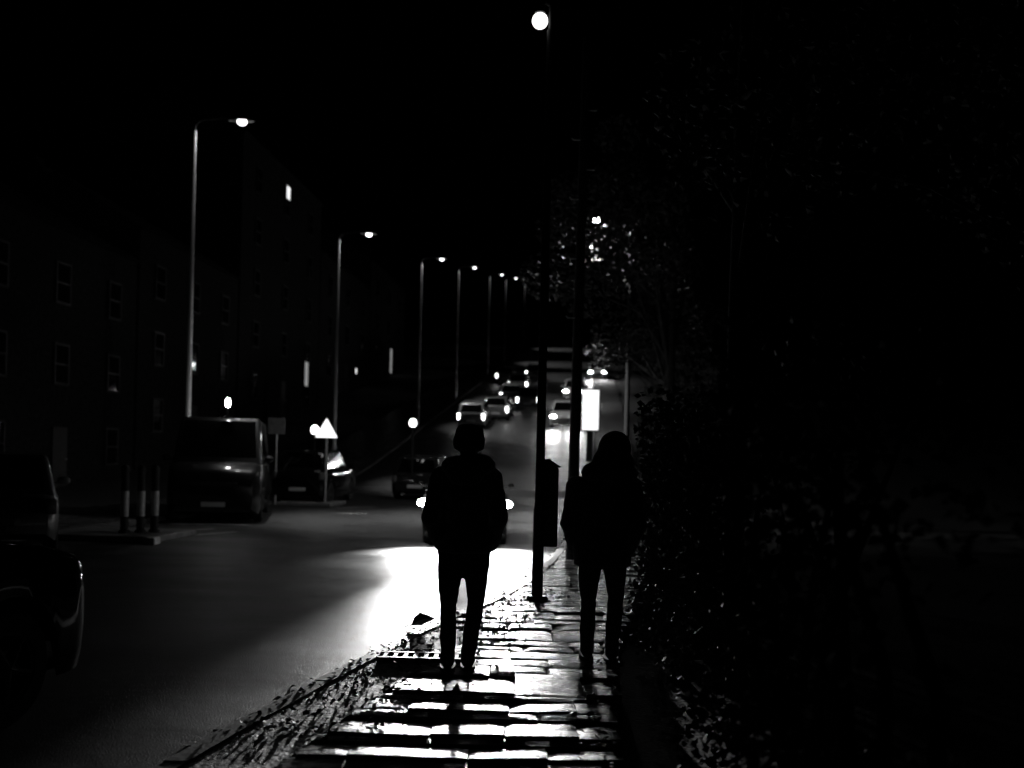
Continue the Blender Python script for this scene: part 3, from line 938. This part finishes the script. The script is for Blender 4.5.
tb = (2.05, 9.2, KH)
tree('pavement_tree', tb, 8.5, 0.1, [c for c in clumps(32, (1.9, 0.3, 6.0), (2.9, 2.4, 3.2), 0.5, 1.0, 4) if c[0][0] - c[1] > -1.1], 9000, 'dark tree nearest on the right, faint trunk right of the hooded figure', 4)
tree('pavement_tree', (3.6, 23.2, KH), 9.8, 0.14, [((-1.3, 1.6, 8.65), 0.45), ((-0.75, 1.9, 9.0), 0.4)] + clumps(30, (-0.9, 0.8, 6.8), (2.0, 1.8, 3.3), 0.4, 0.9, 9), 7000, 'leafy tree above the hooded figure with the street lamp shining through it', 9, 0.13)
tree('pavement_tree', (5.6, 37.0, h(37)), 9.5, 0.15, clumps(26, (0.2, 0, 6.0), (2.2, 2, 3.2), 0.5, 1.0, 12), 6000, 'dark tree farther up the pavement behind the leafy lamp-lit one', 12, 0.14)

def hedge(y0, y1, fx, W, H, n, seed, label):
    rnd = random.Random(seed)
    root = empty('hedge', (fx(y0), y0, h(y0)))
    ox, oy, oz = fx(y0), y0, h(y0)
    vs, fs = [], []
    for _ in range(n):
        d = rnd.uniform(y0, y1)
        hh = H * (1 + 0.14 * math.sin(d * 1.7) + 0.08 * math.sin(d * 4.3))
        if rnd.random() < 0.7:
            x = fx(d) + abs(rnd.gauss(0, 0.25)) + 0.13 * math.sin(d * 2.9) * math.sin(d); z = rnd.uniform(0.05, hh)
        else:
            x = fx(d) + rnd.uniform(0, W); z = hh - abs(rnd.gauss(0, 0.1))
        leaf_quads(vs, fs, Vector((x - ox, d - oy, h(d) - oz + z)), rnd.uniform(0.035, 0.075), rnd)
    rawobj('foliage', vs, fs, M['leaf'], root)
    bm = bmesh.new()
    d = y0 + 0.3
    while d < y1:
        x = fx(d) + W * 0.5
        p = Vector((x - ox, d - oy, h(d) - oz))
        tube(bm, [p + Vector((0, 0, -0.1)), p + Vector((rnd.uniform(-.1, .1), rnd.uniform(-.1, .1), H * 0.5)), p + Vector((rnd.uniform(-.25, .25), rnd.uniform(-.2, .2), H * 0.92))], [0.035, 0.025, 0.008], 6)
        d += 0.45
    obj('stem', bm, M['bark'], root)
    return tag(root, label, 'hedge')
hedge(2.5, 26, lambda d: pv(d) + interp([(0, 0.4), (6, 0.4), (9, 0.1), (30, 0.1)], d), 1.1, 1.9, 26000, 2, 'dark hedge right of the hooded figure along the pavement edge')
hedge(26.5, 48, lambda d: pv(d) + 0.1, 1.1, 2.1, 12000, 6, 'hedge up the hill lit by headlights beside the hooded figure\'s head')

# ------------------------------------------------------------------ people
def head_bm(bm, c, s=1.0, f=1):
    """head looking along +y: skull, jaw, nose, ears"""
    x, y, z = c
    ell(bm, (x, y - 0.005, z + 0.02), (0.076 * s, 0.096 * s, 0.105 * s))
    ell(bm, (x, y + 0.03, z - 0.055), (0.056 * s, 0.062 * s, 0.06 * s))
    ell(bm, (x, y + 0.1, z - 0.015), (0.014, 0.022, 0.022))
    for t in (-1, 1):
        ell(bm, (x + t * 0.078 * s, y - 0.005, z - 0.005), (0.013, 0.022, 0.033))
        ell(bm, (x + t * 0.033, y + 0.078, z + 0.02), (0.02, 0.018, 0.012))
    ell(bm, (x, y + 0.085, z - 0.06), (0.026, 0.014, 0.012))

def hand(bm, p, d, s, curl=0.5):
    """palm, four curled fingers of unequal length and a side thumb; p wrist, d pointing direction"""
    d = Vector(d).normalized()
    side = Vector((0, 1, 0))
    side = (side - d * side.dot(d)).normalized()
    nrm = d.cross(side) * s
    p = Vector(p)
    limb(bm, [p, p + d * 0.045, p + d * 0.085], [0.024, 0.03, 0.03])
    for k, L in enumerate((0.07, 0.082, 0.078, 0.06)):
        o = p + d * 0.09 + side * (0.028 - 0.0185 * k)
        m_ = o + d * L * 0.5 - nrm * L * 0.25 * curl
        e = m_ + d * L * 0.35 - nrm * L * 0.5 * curl
        limb(bm, [o, m_, e], [0.0095, 0.0088, 0.0075], 8)
    o = p + d * 0.03 + side * 0.03
    limb(bm, [o, o + d * 0.03 + side * 0.025, o + d * 0.062 + side * 0.028 - nrm * 0.012], [0.012, 0.0105, 0.009], 8)

def stack(bm, prof, seg=28):
    """closed stack of ellipses (cx, cy, z, rx, ry)"""
    rings = []
    for cx, cy, z, rx, ry in prof:
        rings.append([bm.verts.new((cx + rx * math.cos(2 * PI * k / seg), cy + ry * math.sin(2 * PI * k / seg), z)) for k in range(seg)])
    for A, B in zip(rings, rings[1:]):
        for k in range(seg): bm.faces.new((A[k], A[(k + 1) % seg], B[(k + 1) % seg], B[k]))
    bm.faces.new(rings[0][::-1]); bm.faces.new(rings[-1])

def person(loc, rz, legs, arms, torso, hem, mats, hat=None, hood=None, label='', hz=1.60, hx=0.0, voxel=0.012):
    root = empty('person', loc, rz)
    jm, tm = mats
    # the body: one skin from head to feet
    bm = bmesh.new()
    head_bm(bm, (hx, 0.02, hz))
    limb(bm, [(0, 0, 1.38), (hx, 0.01, hz - 0.04)], [0.062, 0.055])
    stack(bm, [(0, 0, 0.82, 0.13, 0.095), (0, 0, 0.95, 0.14, 0.1), (0, 0, 1.1, 0.125, 0.09), (0, 0, 1.28, 0.15, 0.1), (0, 0, 1.38, 0.14, 0.085), (0, 0, 1.42, 0.07, 0.06)])
    for a in arms:
        limb(bm, a, [0.05, 0.045, 0.036][:len(a)])
        w = Vector(a[-1]); d = w - Vector(a[-2])
        hand(bm, w, d, 1 if w.x > 0 else -1, 0.8)
    for l in legs:
        limb(bm, l, [0.075, 0.05, 0.036])
        f = Vector(l[-1])
        limb(bm, [f + Vector((0, -0.03, -0.04)), f + Vector((0, 0.13, -0.055))], [0.036, 0.03])
    fuse('body', bm, M['skin'], root, 0.0085, 3)
    # jacket
    bm = bmesh.new()
    stack(bm, torso)
    for a in arms:
        limb(bm, a, [0.078, 0.066, 0.06])
    fuse('jacket', bm, M[jm], root, voxel, 3, 0.009, 10)
    # trousers
    bm = bmesh.new()
    stack(bm, [(0, 0, 0.74, 0.13, 0.09), (0, 0, 0.82, 0.17, 0.115), (0, 0, 0.98, 0.165, 0.115)])
    for l in legs:
        k = Vector(l[1])
        limb(bm, [l[0], tuple(Vector(l[0]).lerp(k, .5)), l[1], tuple(k.lerp(Vector(l[2]), 0.45)), tuple(Vector(l[2]) + Vector((0, 0, 0.0)))], [0.092, 0.08, 0.055, 0.056, 0.05])
    fuse('trousers', bm, M[tm], root, 0.011, 2, 0.007, 12)
    for l in legs:
        f = Vector(l[-1])
        bm = bmesh.new()
        limb(bm, [f + Vector((0, -0.035, -0.035)), f + Vector((0, 0.06, -0.045)), f + Vector((0, 0.16, -0.06))], [0.048, 0.047, 0.036])
        limb(bm, [f + Vector((0, -0.02, 0.02)), f + Vector((0, -0.03, -0.03))], [0.05, 0.048])
        sh = fuse('shoe', bm, M['shoe'], root, 0.009, 2)
        lo = f.z - 0.085
        for v in sh.data.vertices: v.co.z = max(v.co.z, lo)
        bm = bmesh.new()
        stack(bm, [(f.x, f.y + 0.055, lo - 0.018, 0.05, 0.15), (f.x, f.y + 0.055, lo + 0.006, 0.052, 0.152)]); obj('sole', bm, M['sole'], sh, True)
    if hat:
        bm = bmesh.new()
        stack(bm, hat)
        fuse('hat', bm, M['wool'], root, 0.008, 3, 0.003, 20)
    if hood:
        bm = bmesh.new()
        for c_, r_ in hood: ell(bm, c_, r_)
        fuse('hood', bm, M[jm], root, 0.011, 3, 0.005, 12)
    return tag(root, label, 'person')

p1 = spot(461, 673, 7.05)
m1 = person((p1.x + 0.005, 7.05, KH - 0.0), 0.0,
    legs=[[(-0.09, 0, 0.82), (-0.102, 0.01, 0.42), (-0.096, -0.02, 0.1)], [(0.085, 0, 0.82), (0.08, 0.03, 0.42), (0.038, 0.02, 0.1)]],
    arms=[[(-0.165, -0.0, 1.285), (-0.226, -0.05, 1.02), (-0.165, 0.12, 0.84)], [(0.165, 0.0, 1.285), (0.226, -0.05, 1.02), (0.165, 0.12, 0.84)]],
    torso=[(0, 0, 0.785, 0.185, 0.14), (0, 0, 0.83, 0.188, 0.145), (0, 0, 0.93, 0.145, 0.135), (0, 0, 1.0, 0.14, 0.125), (0, 0, 1.08, 0.145, 0.13), (0, 0, 1.17, 0.17, 0.145), (0, 0, 1.29, 0.19, 0.13), (0, 0, 1.36, 0.15, 0.11), (0, 0, 1.385, 0.1, 0.1), (0, 0.0, 1.43, 0.08, 0.08)],
    hem=0.8, mats=('jacket', 'trousers'),
    hat=[(0.012, 0.0, 1.475, 0.098, 0.112), (0.012, 0.0, 1.51, 0.109, 0.122), (0.012, 0.0, 1.555, 0.106, 0.12), (0.012, 0, 1.56, 0.099, 0.112), (0.014, -0.005, 1.605, 0.094, 0.108), (0.016, -0.01, 1.632, 0.08, 0.094), (0.016, -0.01, 1.645, 0.05, 0.06)],
    hood=[((-0.05, -0.06, 1.36), (0.12, 0.1, 0.07)), ((0.07, -0.06, 1.375), (0.125, 0.1, 0.075)), ((0, -0.1, 1.32), (0.13, 0.07, 0.1))],
    label='person in a hat and padded jacket, hands in pockets, against the bright road', hz=1.50, hx=0.012)
m1.scale = (1.05, 1.05, 1.05)

p2 = spot(600, 662, 7.5)
m2 = person((p2.x, 7.5, KH), 0.0,
    legs=[[(-0.085, 0, 0.82), (-0.092, 0.02, 0.43), (-0.09, 0.05, 0.1)], [(0.085, 0, 0.82), (0.1, 0.02, 0.43), (0.075, -0.03, 0.1)]],
    arms=[[(-0.19, 0.0, 1.25), (-0.238, -0.03, 0.98), (-0.18, 0.1, 0.8)], [(0.19, 0.0, 1.25), (0.24, -0.03, 0.98), (0.18, 0.1, 0.8)]],
    torso=[(0, 0, 0.68, 0.2, 0.15), (0, 0, 0.85, 0.21, 0.15), (0, 0, 1.02, 0.195, 0.14), (0, 0, 1.17, 0.21, 0.145), (0, 0, 1.27, 0.195, 0.13), (0, 0, 1.34, 0.14, 0.11), (0, 0, 1.42, 0.09, 0.09)],
    hem=0.7, mats=('coat', 'trousers'),
    hood=[((0.065, -0.02, 1.52), (0.118, 0.125, 0.135)), ((0.055, -0.04, 1.42), (0.15, 0.12, 0.13)), ((0.03, -0.05, 1.35), (0.2, 0.11, 0.1))],
    label='person in a dark hooded coat on the paving right of the lamp post', hz=1.5, hx=0.065)
m2.scale = (1.07, 1.04, 1.04)

# ------------------------------------------------------------------ drain cover and crumpled leaves near the kerb
a = spot(385, 656, 7.35)
bm = bmesh.new()
for k in range(9): box(bm, (-0.3 + 0.075 * k, 0, 0), (0.03, 0.16, 0.03))
for s in (-1, 1): box(bm, (0, s * 0.1, 0), (0.7, 0.035, 0.034))
dc = obj('drain_cover', bm, M['iron'], None)
dc.location = (rk(7.4) + 0.5, 7.4, KH + 0.008)
dc.rotation_euler = (0, 0, 0.0)
tag(dc, 'dark iron drain grate set beside the kerb left of the man\'s feet', 'drain cover')
def big_leaf(px, py, s, rz, label):
    bm = bmesh.new()
    out = [(-0.5, 0), (-0.3, 0.25), (0.0, 0.36), (0.3, 0.2), (0.62, 0.0), (0.3, -0.2), (0.0, -0.36), (-0.3, -0.25)]
    top, bot = [], []
    for x, y in out:
        z = 0.25 + abs(y) * 0.9 + 0.25 * x
        top.append(bm.verts.new((x * s, y * s, z * s))); bot.append(bm.verts.new((x * s, y * s, z * s - 0.004)))
    ct, cb = bm.verts.new((0, 0, 0.12 * s)), bm.verts.new((0, 0, 0.12 * s - 0.004))
    for k in range(8):
        n_ = (k + 1) % 8
        bm.faces.new((ct, top[k], top[n_])); bm.faces.new((cb, bot[n_], bot[k])); bm.faces.new((top[k], bot[k], bot[n_], top[n_]))
    tube(bm, [(-0.5 * s, 0, 0.12 * s), (-0.85 * s, 0.05 * s, 0.03 * s)], 0.004, 6)
    q = gm(px, py)
    o = obj('fallen_leaf', bm, M['litter'])
    o.location = (q.x, q.y, (KH if q.x > rk(q.y) else 0) + 0.003)
    o.rotation_euler = (0.2, 0, rz)
    return tag(o, label, 'leaf')
big_leaf(409, 641, 0.15, 1.9, 'curled dead leaf on the kerb, left of two dark ones by the leg')
big_leaf(421, 640, 0.19, 0.4, 'curled dead leaf on the kerb, right and larger of two dark ones')

# ------------------------------------------------------------------ night air, sky and moon
HAZE = 0.0
if HAZE:
    bm = bmesh.new()
    box(bm, (0, 300, 40), (1440, 1260, 90))
    hz_ = obj('haze', bm, mat('haze_air', 0.5))
    nt = hz_.data.materials[0].node_tree
    nt.nodes.remove(nt.nodes['Principled BSDF'])
    v = nt.nodes.new('ShaderNodeVolumePrincipled')
    v.inputs['Color'].default_value = (0.9, 0.9, 0.9, 1)
    v.inputs['Density'].default_value = HAZE
    v.inputs['Anisotropy'].default_value = 0.993
    nt.links.new(v.outputs['Volume'], nt.nodes['Material Output'].inputs['Volume'])
    tag(hz_, 'thin night mist over the whole street', 'haze', kind='stuff')

w = bpy.data.worlds.new('World')
scene.world = w
w.use_nodes = True
nt = w.node_tree
bg = nt.nodes['Background']
sky = nt.nodes.new('ShaderNodeTexSky')
sky.sky_type = 'NISHITA'
sky.sun_disc = False
sky.sun_elevation = R(8)
sky.sun_rotation = R(200)
bw = nt.nodes.new('ShaderNodeRGBToBW')
nt.links.new(sky.outputs['Color'], bw.inputs['Color'])
nt.links.new(bw.outputs['Val'], bg.inputs['Color'])
bg.inputs['Strength'].default_value = 0.000006

# ------------------------------------------------------------------ camera and render settings
cam = bpy.data.cameras.new('camera')
co = bpy.data.objects.new('camera', cam)
col.objects.link(co)
co.location = (0, 0, CAMZ)
co.rotation_euler = (Matrix.Rotation(R(90), 3, 'X') @ Matrix.Rotation(math.atan(ROLL), 3, 'Z')).to_euler()
cam.sensor_width = 36
cam.lens = F * 36 / 1024
cam.shift_y = (HY - 384) / 1024
cam.clip_end = 3000
cam.clip_start = 0.05
cam.dof.use_dof = True
cam.dof.focus_distance = 7.6
cam.dof.aperture_fstop = 35.2 / 26.0
scene.camera = co
vw = scene.view_settings
vw.view_transform = 'Standard'
vw.look = 'None'
vw.exposure = 0
vw.gamma = 1
cy = scene.cycles
cy.use_denoising = True
cy.max_bounces = 4
cy.diffuse_bounces = 2
cy.glossy_bounces = 3
cy.transmission_bounces = 4
cy.volume_bounces = 0
cy.caustics_reflective = False
cy.caustics_refractive = False
cy.sample_clamp_indirect = 0.15
cy.sample_clamp_direct = 60
